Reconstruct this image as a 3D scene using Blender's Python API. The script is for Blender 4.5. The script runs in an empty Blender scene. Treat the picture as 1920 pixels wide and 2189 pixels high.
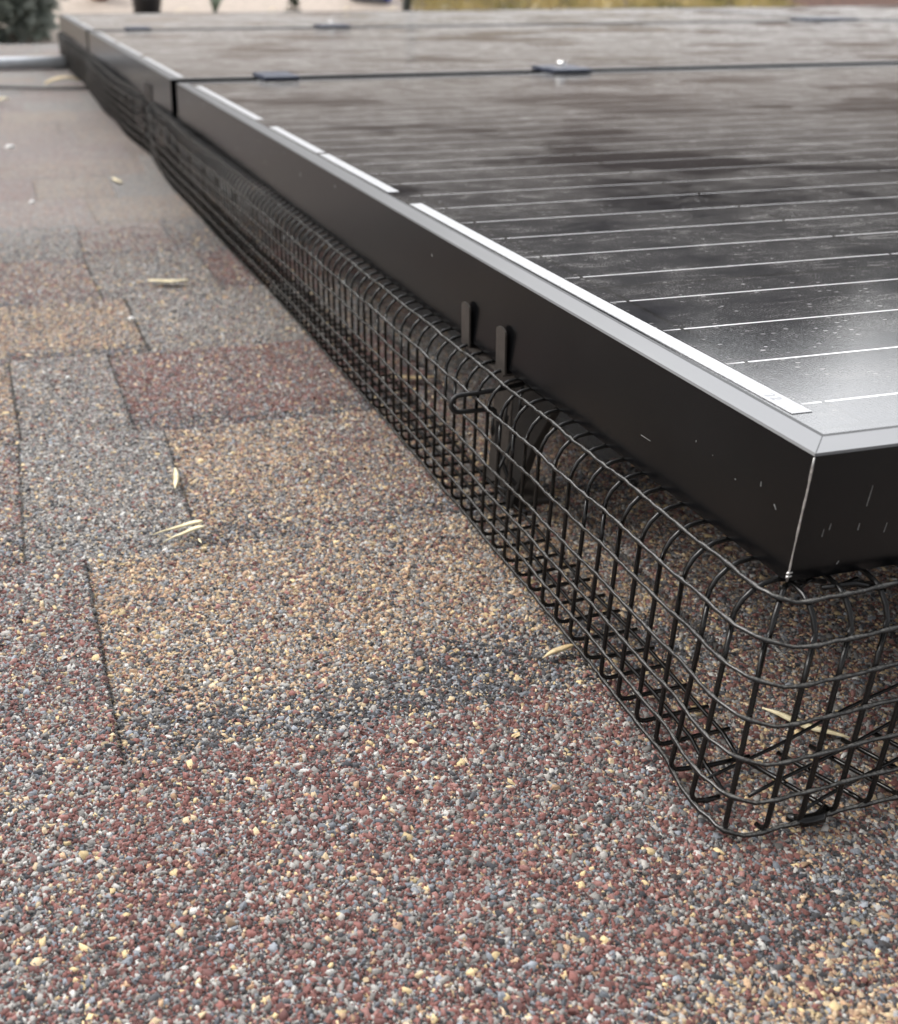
import bpy, math, random
import numpy as np
from mathutils import Matrix, Vector, noise as mnoise

random.seed(7)
RNG = np.random.default_rng(11)
sc = bpy.context.scene
COL = sc.collection
PI = math.pi

# ------------------------------------------------------------------ roof frame
# roof coordinates: x along the courses, y down the slope (away from the camera), z off the roof
PITCH = math.radians(15)
ROOF = Matrix.Rotation(-PITCH, 4, 'X')
GAP = 0.078                      # roof surface to underside of the panel frames
GROUND_Z = -3.8

# ------------------------------------------------------------------ camera
cd = bpy.data.cameras.new('camera')
cam = bpy.data.objects.new('camera', cd)
COL.objects.link(cam)
R3 = Matrix(((0.96342311, 0.12022108, -0.23950534),
             (-0.26798490, 0.43251126, -0.86088217),
             (0.00009257, 0.89357759, 0.44890877)))
cam.matrix_world = ROOF @ (Matrix.Translation((-0.20392, -0.22549, 0.15865 + GAP)) @ R3.to_4x4())
cd.sensor_fit = 'HORIZONTAL'
cd.sensor_width = 36.0
cd.lens = 2328.46 / 1920 * 36
cd.shift_x = (960 - 674.0) / 1920
cd.shift_y = 3.05 / 1920
cd.clip_start = 0.01
cd.clip_end = 500
cd.dof.use_dof = True
cd.dof.focus_distance = 0.375
cd.dof.aperture_fstop = 19.0
sc.camera = cam

# ------------------------------------------------------------------ world, sun, exposure
SUN_EL, SUN_AZ = math.radians(42), math.radians(-52)     # azimuth from +y towards +x
w = bpy.data.worlds.new('World')
sc.world = w
w.use_nodes = True
nt = w.node_tree
nt.nodes.clear()
out = nt.nodes.new('ShaderNodeOutputWorld')
bg = nt.nodes.new('ShaderNodeBackground')
bg.inputs['Strength'].default_value = 0.15
sky = nt.nodes.new('ShaderNodeTexSky')
sky.sky_type = 'NISHITA'
sky.sun_disc = False
sky.sun_elevation = SUN_EL
sky.sun_rotation = SUN_AZ
sky.dust_density = 4.0
sky.air_density = 1.0
# a thin white overcast: the sky is drained of most of its blue and mottled by cloud
hs = nt.nodes.new('ShaderNodeHueSaturation')
hs.inputs['Saturation'].default_value = 0.14
hs.inputs['Value'].default_value = 1.0
tc = nt.nodes.new('ShaderNodeTexCoord')
cl = nt.nodes.new('ShaderNodeTexNoise')
cl.inputs['Scale'].default_value = 2.6
cl.inputs['Detail'].default_value = 5
cr = nt.nodes.new('ShaderNodeValToRGB')
cr.color_ramp.elements[0].position = 0.32
cr.color_ramp.elements[0].color = (0.8, 0.8, 0.82, 1)
cr.color_ramp.elements[1].position = 0.7
cr.color_ramp.elements[1].color = (1.35, 1.33, 1.3, 1)
mx = nt.nodes.new('ShaderNodeMixRGB')
mx.blend_type = 'MULTIPLY'
mx.inputs[0].default_value = 1
nt.links.new(sky.outputs[0], hs.inputs['Color'])
nt.links.new(tc.outputs['Generated'], cl.inputs['Vector'])
nt.links.new(cl.outputs['Fac'], cr.inputs[0])
nt.links.new(hs.outputs[0], mx.inputs[1])
nt.links.new(cr.outputs[0], mx.inputs[2])
# glow added to the sky ahead at right, to brighten lip and glass reflections
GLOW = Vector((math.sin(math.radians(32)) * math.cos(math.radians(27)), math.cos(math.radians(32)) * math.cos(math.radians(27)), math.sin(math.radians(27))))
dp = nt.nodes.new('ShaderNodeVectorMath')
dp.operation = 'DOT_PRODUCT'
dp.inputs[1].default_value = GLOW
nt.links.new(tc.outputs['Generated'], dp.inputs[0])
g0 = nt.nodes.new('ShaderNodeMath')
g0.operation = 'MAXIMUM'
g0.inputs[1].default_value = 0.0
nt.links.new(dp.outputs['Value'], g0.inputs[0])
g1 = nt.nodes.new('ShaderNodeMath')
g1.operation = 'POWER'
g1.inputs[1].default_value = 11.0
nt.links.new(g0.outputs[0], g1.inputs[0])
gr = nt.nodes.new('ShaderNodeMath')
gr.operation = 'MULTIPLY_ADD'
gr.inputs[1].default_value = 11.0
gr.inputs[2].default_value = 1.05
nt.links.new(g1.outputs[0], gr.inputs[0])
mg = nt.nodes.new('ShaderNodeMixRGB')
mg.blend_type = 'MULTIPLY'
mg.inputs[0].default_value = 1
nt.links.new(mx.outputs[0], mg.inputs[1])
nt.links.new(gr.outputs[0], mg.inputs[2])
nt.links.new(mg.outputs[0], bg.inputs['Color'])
nt.links.new(bg.outputs[0], out.inputs[0])

sd = bpy.data.lights.new('sun', 'SUN')
sd.energy = 0.72
sd.angle = math.radians(22)
sd.color = (1.0, 0.96, 0.9)
sun = bpy.data.objects.new('sun', sd)
COL.objects.link(sun)
dvec = Vector((math.sin(SUN_AZ) * math.cos(SUN_EL), math.cos(SUN_AZ) * math.cos(SUN_EL), math.sin(SUN_EL)))
sun.rotation_euler = dvec.to_track_quat('Z', 'Y').to_euler()
sun.location = dvec * 30

sc.view_settings.view_transform = 'Standard'
sc.view_settings.look = 'None'
sc.view_settings.exposure = 0.42
sc.view_settings.gamma = 1.0
sc.cycles.max_bounces = 6
sc.cycles.use_denoising = True


# ------------------------------------------------------------------ material helpers
class NT:
    def __init__(s, name):
        s.m = bpy.data.materials.new(name)
        s.m.use_nodes = True
        s.t = s.m.node_tree
        s.b = s.t.nodes['Principled BSDF']

    def n(s, typ, **kw):
        nd = s.t.nodes.new('ShaderNode' + typ)
        for k, v in kw.items():
            if hasattr(nd, k):
                setattr(nd, k, v)
            else:
                s.put(nd.inputs[k.replace('_', ' ')], v)
        return nd

    def put(s, sock, v):
        if isinstance(v, bpy.types.NodeSocket):
            s.t.links.new(v, sock)
        elif isinstance(v, bpy.types.Node):
            s.t.links.new(v.outputs[0], sock)
        else:
            if sock.type == 'RGBA' and len(v) == 3:
                v = (*v, 1)
            sock.default_value = v

    def math(s, op, a, b=0.0, c=None, clamp=False):
        nd = s.t.nodes.new('ShaderNodeMath')
        nd.operation = op
        nd.use_clamp = clamp
        s.put(nd.inputs[0], a)
        s.put(nd.inputs[1], b)
        if c is not None:
            s.put(nd.inputs[2], c)
        return nd.outputs[0]

    def mix(s, f, a, b, mode='MIX'):
        nd = s.t.nodes.new('ShaderNodeMixRGB')
        nd.blend_type = mode
        s.put(nd.inputs[0], f)
        s.put(nd.inputs[1], a)
        s.put(nd.inputs[2], b)
        return nd.outputs[0]

    def ramp(s, f, stops, interp='LINEAR'):
        nd = s.t.nodes.new('ShaderNodeValToRGB')
        nd.color_ramp.interpolation = interp
        e = nd.color_ramp.elements
        while len(e) < len(stops):
            e.new(0.5)
        for el, (p, c) in zip(e, stops):
            el.position = p
            el.color = (*c, 1) if len(c) == 3 else c
        s.put(nd.inputs[0], f)
        return nd.outputs[0]

    def rng(s, f, a, b, c=0.0, d=1.0, smooth=True):
        nd = s.t.nodes.new('ShaderNodeMapRange')
        nd.interpolation_type = 'SMOOTHSTEP' if smooth else 'LINEAR'
        s.put(nd.inputs[0], f)
        for i, v in enumerate((a, b, c, d)):
            s.put(nd.inputs[i + 1], v)
        return nd.outputs[0]

    def noise(s, vec, scale, detail=3, rough=0.55, dist=0.0, color=False):
        nd = s.t.nodes.new('ShaderNodeTexNoise')
        s.put(nd.inputs['Vector'], vec)
        nd.inputs['Scale'].default_value = scale
        nd.inputs['Detail'].default_value = detail
        nd.inputs['Roughness'].default_value = rough
        nd.inputs['Distortion'].default_value = dist
        return nd.outputs['Color' if color else 'Fac']

    def map(s, vec, scale=(1, 1, 1), rot=(0, 0, 0), loc=(0, 0, 0)):
        nd = s.t.nodes.new('ShaderNodeMapping')
        s.put(nd.inputs[0], vec)
        nd.inputs['Scale'].default_value = scale
        nd.inputs['Rotation'].default_value = rot
        nd.inputs['Location'].default_value = loc
        return nd.outputs[0]

    def obj(s):
        return s.t.nodes.new('ShaderNodeTexCoord').outputs['Object']

    def bump(s, h, strength, dist):
        nd = s.t.nodes.new('ShaderNodeBump')
        s.put(nd.inputs['Height'], h)
        nd.inputs['Strength'].default_value = strength
        nd.inputs['Distance'].default_value = dist
        s.t.links.new(nd.outputs[0], s.b.inputs['Normal'])
        return nd.outputs[0]

    def set(s, **kw):
        for k, v in kw.items():
            s.put(s.b.inputs[k.replace('_', ' ')], v)
        return s.m


def simple(name, col, rough=0.6, metal=0.0, var=0.25, scale=60, spec=0.5):
    k = NT(name)
    o = k.obj()
    f = k.noise(o, scale, 4)
    dark = tuple(c * (1 - var) for c in col)
    lite = tuple(min(1, c * (1 + var)) for c in col)
    k.set(Base_Color=k.ramp(f, [(0.3, dark), (0.7, lite)]), Roughness=rough, Metallic=metal)
    k.b.inputs['Specular IOR Level'].default_value = spec
    return k.m


# ------------------------------------------------------------------ mesh helpers
class MB:
    def __init__(s):
        s.v, s.f = [], []

    def box(s, lo, hi):
        x0, y0, z0 = lo
        x1, y1, z1 = hi
        b = len(s.v)
        s.v += [(x0, y0, z0), (x1, y0, z0), (x1, y1, z0), (x0, y1, z0), (x0, y0, z1), (x1, y0, z1), (x1, y1, z1), (x0, y1, z1)]
        s.f += [tuple(b + i for i in q) for q in ((3, 2, 1, 0), (4, 5, 6, 7), (0, 1, 5, 4), (1, 2, 6, 5), (2, 3, 7, 6), (3, 0, 4, 7))]
        return s

    def prism(s, poly, axis, a, b_):
        """poly of 2D points, extruded along axis (0,1,2) from a to b_."""
        n, b = len(poly), len(s.v)
        for t in (a, b_):
            for p, q in poly:
                s.v.append({0: (t, p, q), 1: (p, t, q), 2: (p, q, t)}[axis])
        s.f.append(tuple(b + i for i in range(n))[::-1])
        s.f.append(tuple(b + n + i for i in range(n)))
        for i in range(n):
            j = (i + 1) % n
            s.f.append((b + i, b + j, b + n + j, b + n + i))
        return s

    def tube(s, pts, r, n=8, cap=True):
        pts = [Vector(p) for p in pts]
        rr = r if isinstance(r, (list, tuple)) else [r] * len(pts)
        b = len(s.v)
        t = (pts[1] - pts[0]).normalized()
        up = Vector((0, 0, 1)) if abs(t.z) < 0.9 else Vector((1, 0, 0))
        nx = t.cross(up).normalized()
        for i, p in enumerate(pts):
            if 0 < i < len(pts) - 1:
                t = (pts[i + 1] - pts[i - 1]).normalized()
            elif i:
                t = (pts[i] - pts[i - 1]).normalized()
            nx = (nx - t * nx.dot(t)).normalized()
            ny = t.cross(nx)
            for k in range(n):
                a = 2 * PI * k / n
                s.v.append(tuple(p + (nx * math.cos(a) + ny * math.sin(a)) * rr[i]))
        for i in range(len(pts) - 1):
            for k in range(n):
                k2 = (k + 1) % n
                s.f.append((b + i * n + k, b + i * n + k2, b + (i + 1) * n + k2, b + (i + 1) * n + k))
        if cap:
            s.f.append(tuple(b + k for k in range(n))[::-1])
            s.f.append(tuple(b + (len(pts) - 1) * n + k for k in range(n)))
        return s

    def lathe(s, prof, n=32, c=(0, 0, 0)):
        b = len(s.v)
        for r, z in prof:
            for k in range(n):
                a = 2 * PI * k / n
                s.v.append((c[0] + r * math.cos(a), c[1] + r * math.sin(a), c[2] + z))
        for i in range(len(prof) - 1):
            for k in range(n):
                k2 = (k + 1) % n
                s.f.append((b + i * n + k, b + i * n + k2, b + (i + 1) * n + k2, b + (i + 1) * n + k))
        s.f.append(tuple(b + k for k in range(n))[::-1])
        s.f.append(tuple(b + (len(prof) - 1) * n + k for k in range(n)))
        return s

    def build(s, name, mat, parent=None, smooth=False, mw=None):
        me = bpy.data.meshes.new(name)
        me.from_pydata(s.v, [], s.f)
        me.materials.append(mat)
        if smooth:
            me.polygons.foreach_set('use_smooth', [True] * len(me.polygons))
        me.update()
        o = bpy.data.objects.new(name, me)
        COL.objects.link(o)
        if parent:
            o.parent = parent
        elif mw is not None:
            o.matrix_world = mw
        return o


def bevel(o, width, seg=2, ang=40):
    m = o.modifiers.new('bevel', 'BEVEL')
    m.width = width
    m.segments = seg
    m.limit_method = 'ANGLE'
    m.angle_limit = math.radians(ang)
    return o


def tag(o, label=None, cat=None, group=None, kind=None):
    if label: o['label'] = label
    if cat: o['category'] = cat
    if group: o['group'] = group
    if kind: o['kind'] = kind
    return o


def empty(name, mw):
    o = bpy.data.objects.new(name, None)
    o.empty_display_size = 0.05
    COL.objects.link(o)
    o.matrix_world = mw
    return o


def roofmat(x, y, z=0.0, rz=0.0):
    return ROOF @ Matrix.Translation((x, y, z)) @ Matrix.Rotation(rz, 4, 'Z')


# ------------------------------------------------------------------ materials
# granule palettes, linear albedo
PAL = {
    'red': [(0.17, 0.060, 0.048), (0.22, 0.080, 0.065), (0.13, 0.048, 0.042), (0.27, 0.12, 0.10)],
    'tan': [(0.46, 0.285, 0.155), (0.40, 0.235, 0.12), (0.53, 0.385, 0.23), (0.33, 0.20, 0.115)],
    'yel': [(0.60, 0.44, 0.20), (0.54, 0.40, 0.22)],
    'gry': [(0.26, 0.243, 0.222), (0.20, 0.19, 0.177), (0.34, 0.318, 0.288), (0.16, 0.15, 0.138)],
    'pal': [(0.40, 0.39, 0.36), (0.47, 0.455, 0.42)],
    'sla': [(0.175, 0.19, 0.215), (0.23, 0.25, 0.28), (0.12, 0.135, 0.155)],
    'drk': [(0.035, 0.036, 0.042), (0.06, 0.06, 0.066), (0.045, 0.04, 0.038)],
}
#               red  tan  yel  gry  pal  sla  drk
MIX = {
    'R': (.45, .04, .02, .24, .07, .09, .09),
    'M': (.34, .04, .03, .30, .11, .09, .09),
    'P': (.30, .10, .02, .32, .13, .08, .05),
    'T': (.13, .27, .05, .29, .08, .06, .12),
    'X': (.24, .17, .05, .27, .08, .08, .11),
    'G': (.09, .06, .02, .52, .13, .07, .11),
    'D': (.14, .10, .02, .20, .03, .17, .34),
}


def granule_material():
    k = NT('mineral_granule')
    a = k.n('Attribute', attribute_name='granule_colour')
    o = k.obj()
    f = k.noise(o, 2500, 2)
    c = k.mix(1.0, a.outputs['Color'], k.ramp(f, [(0.3, (0.78, 0.78, 0.78)), (0.7, (1.15, 1.15, 1.15))]), 'MULTIPLY')
    k.set(Base_Color=c, Roughness=0.8)
    k.b.inputs['Sheen Weight'].default_value = 0.10
    k.b.inputs['Sheen Roughness'].default_value = 0.5
    k.b.inputs['Specular IOR Level'].default_value = 0.35
    return k.m


def shingle_material():
    k = NT('asphalt_shingle')
    o = k.obj()
    wob = k.noise(o, 900, 1, color=True)
    vec = k.n('VectorMath', operation='MULTIPLY_ADD')
    k.put(vec.inputs[0], wob)
    vec.inputs[1].default_value = (0.0009, 0.0009, 0.0)
    k.put(vec.inputs[2], o)
    v = k.n('TexVoronoi', voronoi_dimensions='2D', Scale=760.0)
    k.put(v.inputs['Vector'], vec.outputs[0])
    sep = k.n('SeparateColor')
    k.put(sep.inputs[0], v.outputs['Color'])
    r1, r2, r3 = sep.outputs[0], sep.outputs[1], sep.outputs[2]
    at = k.n('Attribute', attribute_name='blend')
    sb = k.n('SeparateColor')
    k.put(sb.inputs[0], at.outputs['Color'])
    # soft patches where one colour gathers
    drift = k.math('MULTIPLY_ADD', k.noise(o, 22, 3), 0.30, -0.15)
    wr = k.math('ADD', sb.outputs[0], drift)
    wt = k.math('ADD', wr, sb.outputs[1])
    wd = k.math('ADD', wt, sb.outputs[2])
    grey = k.ramp(r2, [(0, (0.125, 0.13, 0.14)), (0.25, (0.20, 0.20, 0.205)), (0.3, (0.17, 0.165, 0.155)), (0.6, (0.30, 0.285, 0.265)), (0.78, (0.34, 0.33, 0.30)), (1, (0.52, 0.50, 0.46))])
    red = k.ramp(r2, [(0, (0.13, 0.048, 0.042)), (0.6, (0.20, 0.072, 0.058)), (1, (0.28, 0.13, 0.11))])
    tan = k.ramp(r2, [(0, (0.30, 0.20, 0.12)), (0.6, (0.43, 0.29, 0.175)), (1, (0.54, 0.42, 0.26))])
    drk = k.ramp(r2, [(0, (0.03, 0.03, 0.035)), (1, (0.07, 0.068, 0.07))])
    c = k.mix(k.math('LESS_THAN', r1, wd), grey, drk)
    c = k.mix(k.math('LESS_THAN', r1, wt), c, tan)
    c = k.mix(k.math('LESS_THAN', r1, wr), c, red)
    e = k.n('TexVoronoi', voronoi_dimensions='2D', feature='DISTANCE_TO_EDGE', Scale=760.0)
    k.put(e.inputs['Vector'], vec.outputs[0])
    gap = k.rng(e.outputs['Distance'], 0.0, 0.16)
    c = k.mix(gap, (0.02, 0.02, 0.022), c)
    big = k.noise(o, 5, 4)
    c = k.mix(1.0, c, k.ramp(big, [(0.3, (0.86, 0.855, 0.85)), (0.7, (1.06, 1.045, 1.02))]), 'MULTIPLY')
    # bare asphalt shows between the loose chips modelled over the near roof
    c = k.mix(k.math('MULTIPLY', at.outputs['Alpha'], .85), c, (0.018, 0.018, 0.019))
    k.set(Base_Color=c, Roughness=0.85)
    k.b.inputs['Sheen Weight'].default_value = 0.32
    k.b.inputs['Sheen Roughness'].default_value = 0.5
    k.b.inputs['Specular IOR Level'].default_value = 0.3
    h = k.math('MULTIPLY', gap, k.math('ADD', 0.5, r3))
    k.bump(h, 0.8, 0.0006)
    return k.m


def frame_material():
    k = NT('black_anodised_aluminium')
    o = k.obj()
    n1 = k.noise(o, 420, 2)
    n2 = k.noise(o, 30, 3)
    # pale nicks and dust flecks
    vv = k.n('TexVoronoi', Scale=95.0)
    k.put(vv.inputs['Vector'], k.map(o, (1, 1, 0.55)))
    sp = k.n('SeparateColor')
    k.put(sp.inputs[0], vv.outputs['Color'])
    fleck = k.math('MULTIPLY', k.math('LESS_THAN', vv.outputs['Distance'], k.math('MULTIPLY_ADD', sp.outputs[1], 0.07, 0.02)), k.math('GREATER_THAN', sp.outputs[0], 0.86))
    c = k.mix(k.math('MULTIPLY', fleck, 0.55), k.ramp(n2, [(0.3, (0.0018, 0.0019, 0.0023)), (0.75, (0.0038, 0.0039, 0.0045))]), (0.42, 0.42, 0.40))
    ro = k.math('ADD', k.rng(n1, 0.3, 0.7, 0.20, 0.26), k.math('MULTIPLY', fleck, 0.3))
    k.set(Base_Color=c, Roughness=ro)
    k.b.inputs['Specular IOR Level'].default_value = 0.26
    return k.m


def glass_material():
    """dark cells with pale busbars seen under a dusty, lightly textured cover glass"""
    k = NT('dusty_solar_glass')
    o = k.obj()
    s = k.n('SeparateXYZ')
    k.put(s.inputs[0], o)
    x, y = s.outputs[0], s.outputs[1]
    P = 0.0388
    fy = k.math('ABSOLUTE', k.math('SUBTRACT', k.math('FRACT', k.math('DIVIDE', k.math('SUBTRACT', y, 0.0351 - P / 2), P)), 0.5))
    bus = k.math('GREATER_THAN', 0.0135, fy)
    # busbars start past the end ribbon and skip the gaps between cells
    fx = k.math('FRACT', k.math('DIVIDE', k.math('SUBTRACT', x, 0.0295), 0.1585))
    gapx = k.math('MULTIPLY', k.math('GREATER_THAN', fx, 0.010), k.math('GREATER_THAN', x, 0.0225))
    soft = k.rng(x, 0.0225, 0.0320, 0.35, 1.0)
    bus = k.math('MULTIPLY', k.math('MULTIPLY', bus, gapx), soft)
    fing = k.math('GREATER_THAN', k.math('FRACT', k.math('DIVIDE', x, 0.00155)), 0.82)
    celly = k.math('FRACT', k.math('DIVIDE', k.math('SUBTRACT', y, 0.0157), 4 * P))
    incell = k.math('MULTIPLY', k.math('GREATER_THAN', celly, 0.012), k.math('GREATER_THAN', fx, 0.012))
    cell = k.mix(k.math('MULTIPLY', incell, k.math('MULTIPLY', fing, 0.22)), k.mix(incell, (0.008, 0.008, 0.009), (0.011, 0.0115, 0.015)), (0.16, 0.16, 0.17))
    base = k.mix(bus, cell, (0.72, 0.72, 0.72))
    # dust: a thin film whose path length grows at grazing angles
    warp = k.n('VectorMath', operation='MULTIPLY_ADD')
    k.put(warp.inputs[0], k.noise(o, 5, 3, color=True))
    warp.inputs[1].default_value = (0.22, 0.10, 0)
    k.put(warp.inputs[2], o)
    streak = k.noise(k.map(warp.outputs[0], (2.4, 3.4, 1)), 1.8, 5, 0.6)
    washed = k.rng(streak, 0.50, 0.60)
    grain = k.noise(o, 1500, 2, 0.7)
    mott = k.noise(o, 38, 5, 0.65)
    smear = k.noise(k.map(o, (1.0, 3.5, 1), (0, 0, 0.25)), 26, 4, 0.7, 1.2)
    g = k.n('NewGeometry')
    dot = k.n('VectorMath', operation='DOT_PRODUCT')
    k.put(dot.inputs[0], g.outputs['Incoming'])
    k.put(dot.inputs[1], g.outputs['Normal'])
    ct = k.math('MAXIMUM', k.math('ABSOLUTE', dot.outputs['Value']), 0.02)
    tau = k.math('MULTIPLY', k.rng(mott, 0.25, 0.75, 0.5, 1.5), k.rng(grain, 0.3, 0.75, 0.1, 2.2))
    tau = k.math('MULTIPLY', tau, k.rng(smear, 0.5, 0.72, 0.8, 1.8))
    tau = k.math('MULTIPLY', tau, k.math('MULTIPLY_ADD', washed, -0.94, 1.0))
    tau = k.math('MULTIPLY', tau, 0.0125)
    # rain carries the dirt down the slope: the lower panels are dustier
    sp = k.n('SeparateXYZ')
    k.put(sp.inputs[0], g.outputs['Position'])
    tau = k.math('MULTIPLY', tau, k.rng(sp.outputs[1], 0.25, 1.5, 1.0, 2.7, smooth=False))
    cov = k.math('SUBTRACT', 1.0, k.math('POWER', 2.718, k.math('MULTIPLY', k.math('DIVIDE', tau, ct), -1.0)))
    # pale specks and lint
    v = k.n('TexVoronoi', Scale=190.0)
    k.put(v.inputs['Vector'], k.map(o, (0.40, 1, 1), (0, 0, 0.5)))
    sv = k.n('SeparateColor')
    k.put(sv.inputs[0], v.outputs['Color'])
    speck = k.math('MULTIPLY', k.math('LESS_THAN', v.outputs['Distance'], k.math('MULTIPLY_ADD', sv.outputs[1], 0.075, 0.02)), k.math('GREATER_THAN', sv.outputs[0], 0.74))
    speck = k.math('MULTIPLY', speck, k.rng(k.noise(o, 14, 2), 0.4, 0.62))
    v2 = k.n('TexVoronoi', Scale=360.0)
    k.put(v2.inputs['Vector'], k.map(o, (0.6, 1, 1), (0, 0, -0.3)))
    sv2 = k.n('SeparateColor')
    k.put(sv2.inputs[0], v2.outputs['Color'])
    lint = k.math('MULTIPLY', k.math('LESS_THAN', v2.outputs['Distance'], 0.22), k.math('GREATER_THAN', sv2.outputs[0], 0.72))
    cov = k.math('MAXIMUM', cov, k.math('MAXIMUM', k.math('MULTIPLY', speck, 0.5), k.math('MULTIPLY', lint, k.rng(mott, 0.35, 0.65, 0.05, 0.42))))
    dustc = k.mix(k.rng(mott, 0.3, 0.7), (0.36, 0.345, 0.325), (0.44, 0.43, 0.41))
    base = k.mix(cov, base, dustc)
    rough = k.math('ADD', k.rng(grain, 0.25, 0.75, 0.025, 0.06), k.math('MULTIPLY', cov, 0.35))
    k.set(Base_Color=base, Roughness=rough)
    k.b.inputs['IOR'].default_value = 1.5
    # dust also dims the mirror image
    k.put(k.b.inputs['Specular IOR Level'], k.math('MULTIPLY_ADD', cov, -0.42, 0.5))
    k.put(k.b.inputs['Sheen Weight'], k.math('MULTIPLY', k.rng(tau, 0.0, 0.03, 0.0, 0.25, smooth=False), 1.0))
    k.b.inputs['Sheen Roughness'].default_value = 0.45
    k.put(k.b.inputs['Sheen Tint'], (0.93, 0.88, 0.83))
    k.bump(grain, 0.045, 0.0006)
    return k.m


def wire_material():
    k = NT('black_coated_wire')
    o = k.obj()
    n1 = k.noise(o, 900, 3, 0.7)
    k.set(Base_Color=k.ramp(n1, [(0.3, (0.003, 0.003, 0.003)), (0.8, (0.008, 0.0075, 0.007))]), Roughness=k.rng(n1, 0.3, 0.7, 0.10, 0.18))
    k.b.inputs['Specular IOR Level'].default_value = 0.42
    k.bump(n1, 0.2, 0.0003)
    return k.m


def long_wire_material():
    k = NT('highlit_dusty_wire')
    o = k.obj()
    n1 = k.noise(o, 900, 3, 0.7)
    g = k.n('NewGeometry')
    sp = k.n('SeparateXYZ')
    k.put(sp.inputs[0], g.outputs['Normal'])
    dust = k.math('MULTIPLY', k.rng(sp.outputs[2], .60, 1.0), k.rng(n1, .35, .65, .25, 1.0))  # highlight painted into the upward faces, broken up as dust
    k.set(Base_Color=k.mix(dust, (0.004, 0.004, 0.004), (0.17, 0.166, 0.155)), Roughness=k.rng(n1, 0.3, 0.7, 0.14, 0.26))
    k.b.inputs['Specular IOR Level'].default_value = 0.6
    k.bump(n1, 0.3, 0.0003)
    return k.m


def straw_material(name, a, b):
    k = NT(name)
    o = k.obj()
    f = k.noise(k.map(o, (60, 900, 900)), 1.0, 3)
    g = k.noise(o, 120, 2)
    c = k.mix(k.rng(g, 0.4, 0.7), k.ramp(f, [(0.3, a), (0.7, b)]), tuple(x * 0.8 for x in a))
    k.set(Base_Color=c, Roughness=0.55)
    return k.m


M_GRAN = granule_material()
M_SHING = shingle_material()
M_FRAME = frame_material()
M_GLASS = glass_material()
M_WIRE = wire_material()
M_LONG = long_wire_material()
M_STRAW = straw_material('dry_straw', (0.66, 0.49, 0.26), (0.84, 0.70, 0.46))
M_STRAWP = straw_material('pale_dry_straw', (0.78, 0.66, 0.40), (0.90, 0.82, 0.58))
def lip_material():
    k = NT('sky_brightened_lip')  # lip colour lightened to stand in for the sky's reflection
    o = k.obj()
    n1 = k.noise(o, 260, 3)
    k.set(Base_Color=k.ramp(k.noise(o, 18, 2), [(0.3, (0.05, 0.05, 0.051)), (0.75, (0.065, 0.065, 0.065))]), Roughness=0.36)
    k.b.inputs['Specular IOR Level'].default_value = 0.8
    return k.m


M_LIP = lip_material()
M_RIBBON = simple('tinned_ribbon', (0.36, 0.365, 0.37), 0.42, 0.0, 0.25, 500)
M_SEAL = simple('black_sealant', (0.02, 0.02, 0.02), 0.6)
M_ALU = simple('bare_worn_aluminium', (0.55, 0.54, 0.52), 0.38, 0.8, 0.3, 900)
M_BOUNCE = simple('bounce_white', (0.72, 0.72, 0.71), 0.6, 0, .05, 20)
M_SCUFF = simple('dull_scuff', (0.16, 0.16, 0.155), 0.5, 0.0, 0.3, 900)
M_CLAMP = simple('dark_anodised_clamp', (0.035, 0.042, 0.065), 0.5, 0.0, 0.2, 200, .2)
M_BOLT = simple('stainless_bolt', (0.75, 0.75, 0.75), 0.22, 1.0, 0.1)
M_BLACK = simple('black_painted_steel', (0.010, 0.010, 0.010), 0.45, 0.0, 0.3, 200)
M_CLIP = simple('dark_brown_clip_metal', (0.040, 0.035, 0.031), 0.42, 0.0, 0.25, 300)
M_GALV = simple('galvanised_steel', (0.68, 0.71, 0.74), 0.45, 0.1, 0.10, 35)
M_RUBBER = simple('black_cable_jacket', (0.03, 0.029, 0.028), 0.5)
M_INK = simple('grey_print', (0.30, 0.31, 0.33), 0.6)

# ------------------------------------------------------------------ the roof
COURSE = 0.143
Y0 = 0.066
THICK, TOOTH = 0.0035, 0.0020
X_LO, X_HI, K_LO, K_HI = -3.0, 5.0, -17, 26
Y_END = Y0 + (K_HI + 1) * COURSE

OVER = {   # course -> (x from, x to, colour mix, raised)
    -2: [(-.60, -.21, 'M', 0), (-.21, .06, 'M', 1), (.06, .4, 'X', 0)],
    -1: [(-.60, -.193, 'M', 0), (-.193, .002, 'R', 0), (.002, .11, 'X', 0), (.11, .4, 'D', 1)],
    0: [(-.60, -.189, 'M', 1), (-.189, .045, 'T', 0), (.045, .30, 'X', 1)],
    1: [(-.60, -.214, 'P', 0), (-.214, -.135, 'G', 1), (-.135, -.057, 'T', 0), (-.057, .09, 'X', 0), (.09, .3, 'D', 1)],
    2: [(-.60, -.213, 'T', 0), (-.213, -.149, 'G', 1), (-.149, .05, 'R', 0), (.05, .25, 'G', 1)],
    3: [(-.60, -.30, 'R', 1), (-.30, -.121, 'T', 0), (-.121, .07, 'G', 1), (.07, .28, 'X', 0)],
    4: [(-.60, -.25, 'G', 1), (-.25, -.140, 'P', 0), (-.140, -.040, 'G', 1), (-.040, .09, 'R', 0)],
    5: [(-.60, -.30, 'P', 0), (-.30, -.140, 'G', 1), (-.140, -.053, 'P', 0), (-.053, .08, 'D', 1)],
    6: [(-.60, -.25, 'R', 0), (-.25, -.117, 'P', 1), (-.117, .03, 'T', 0), (.03, .2, 'G', 1)],
    7: [(-.60, -.170, 'R', 1), (-.170, -.078, 'T', 0), (-.078, .08, 'G', 1)],
}


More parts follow.
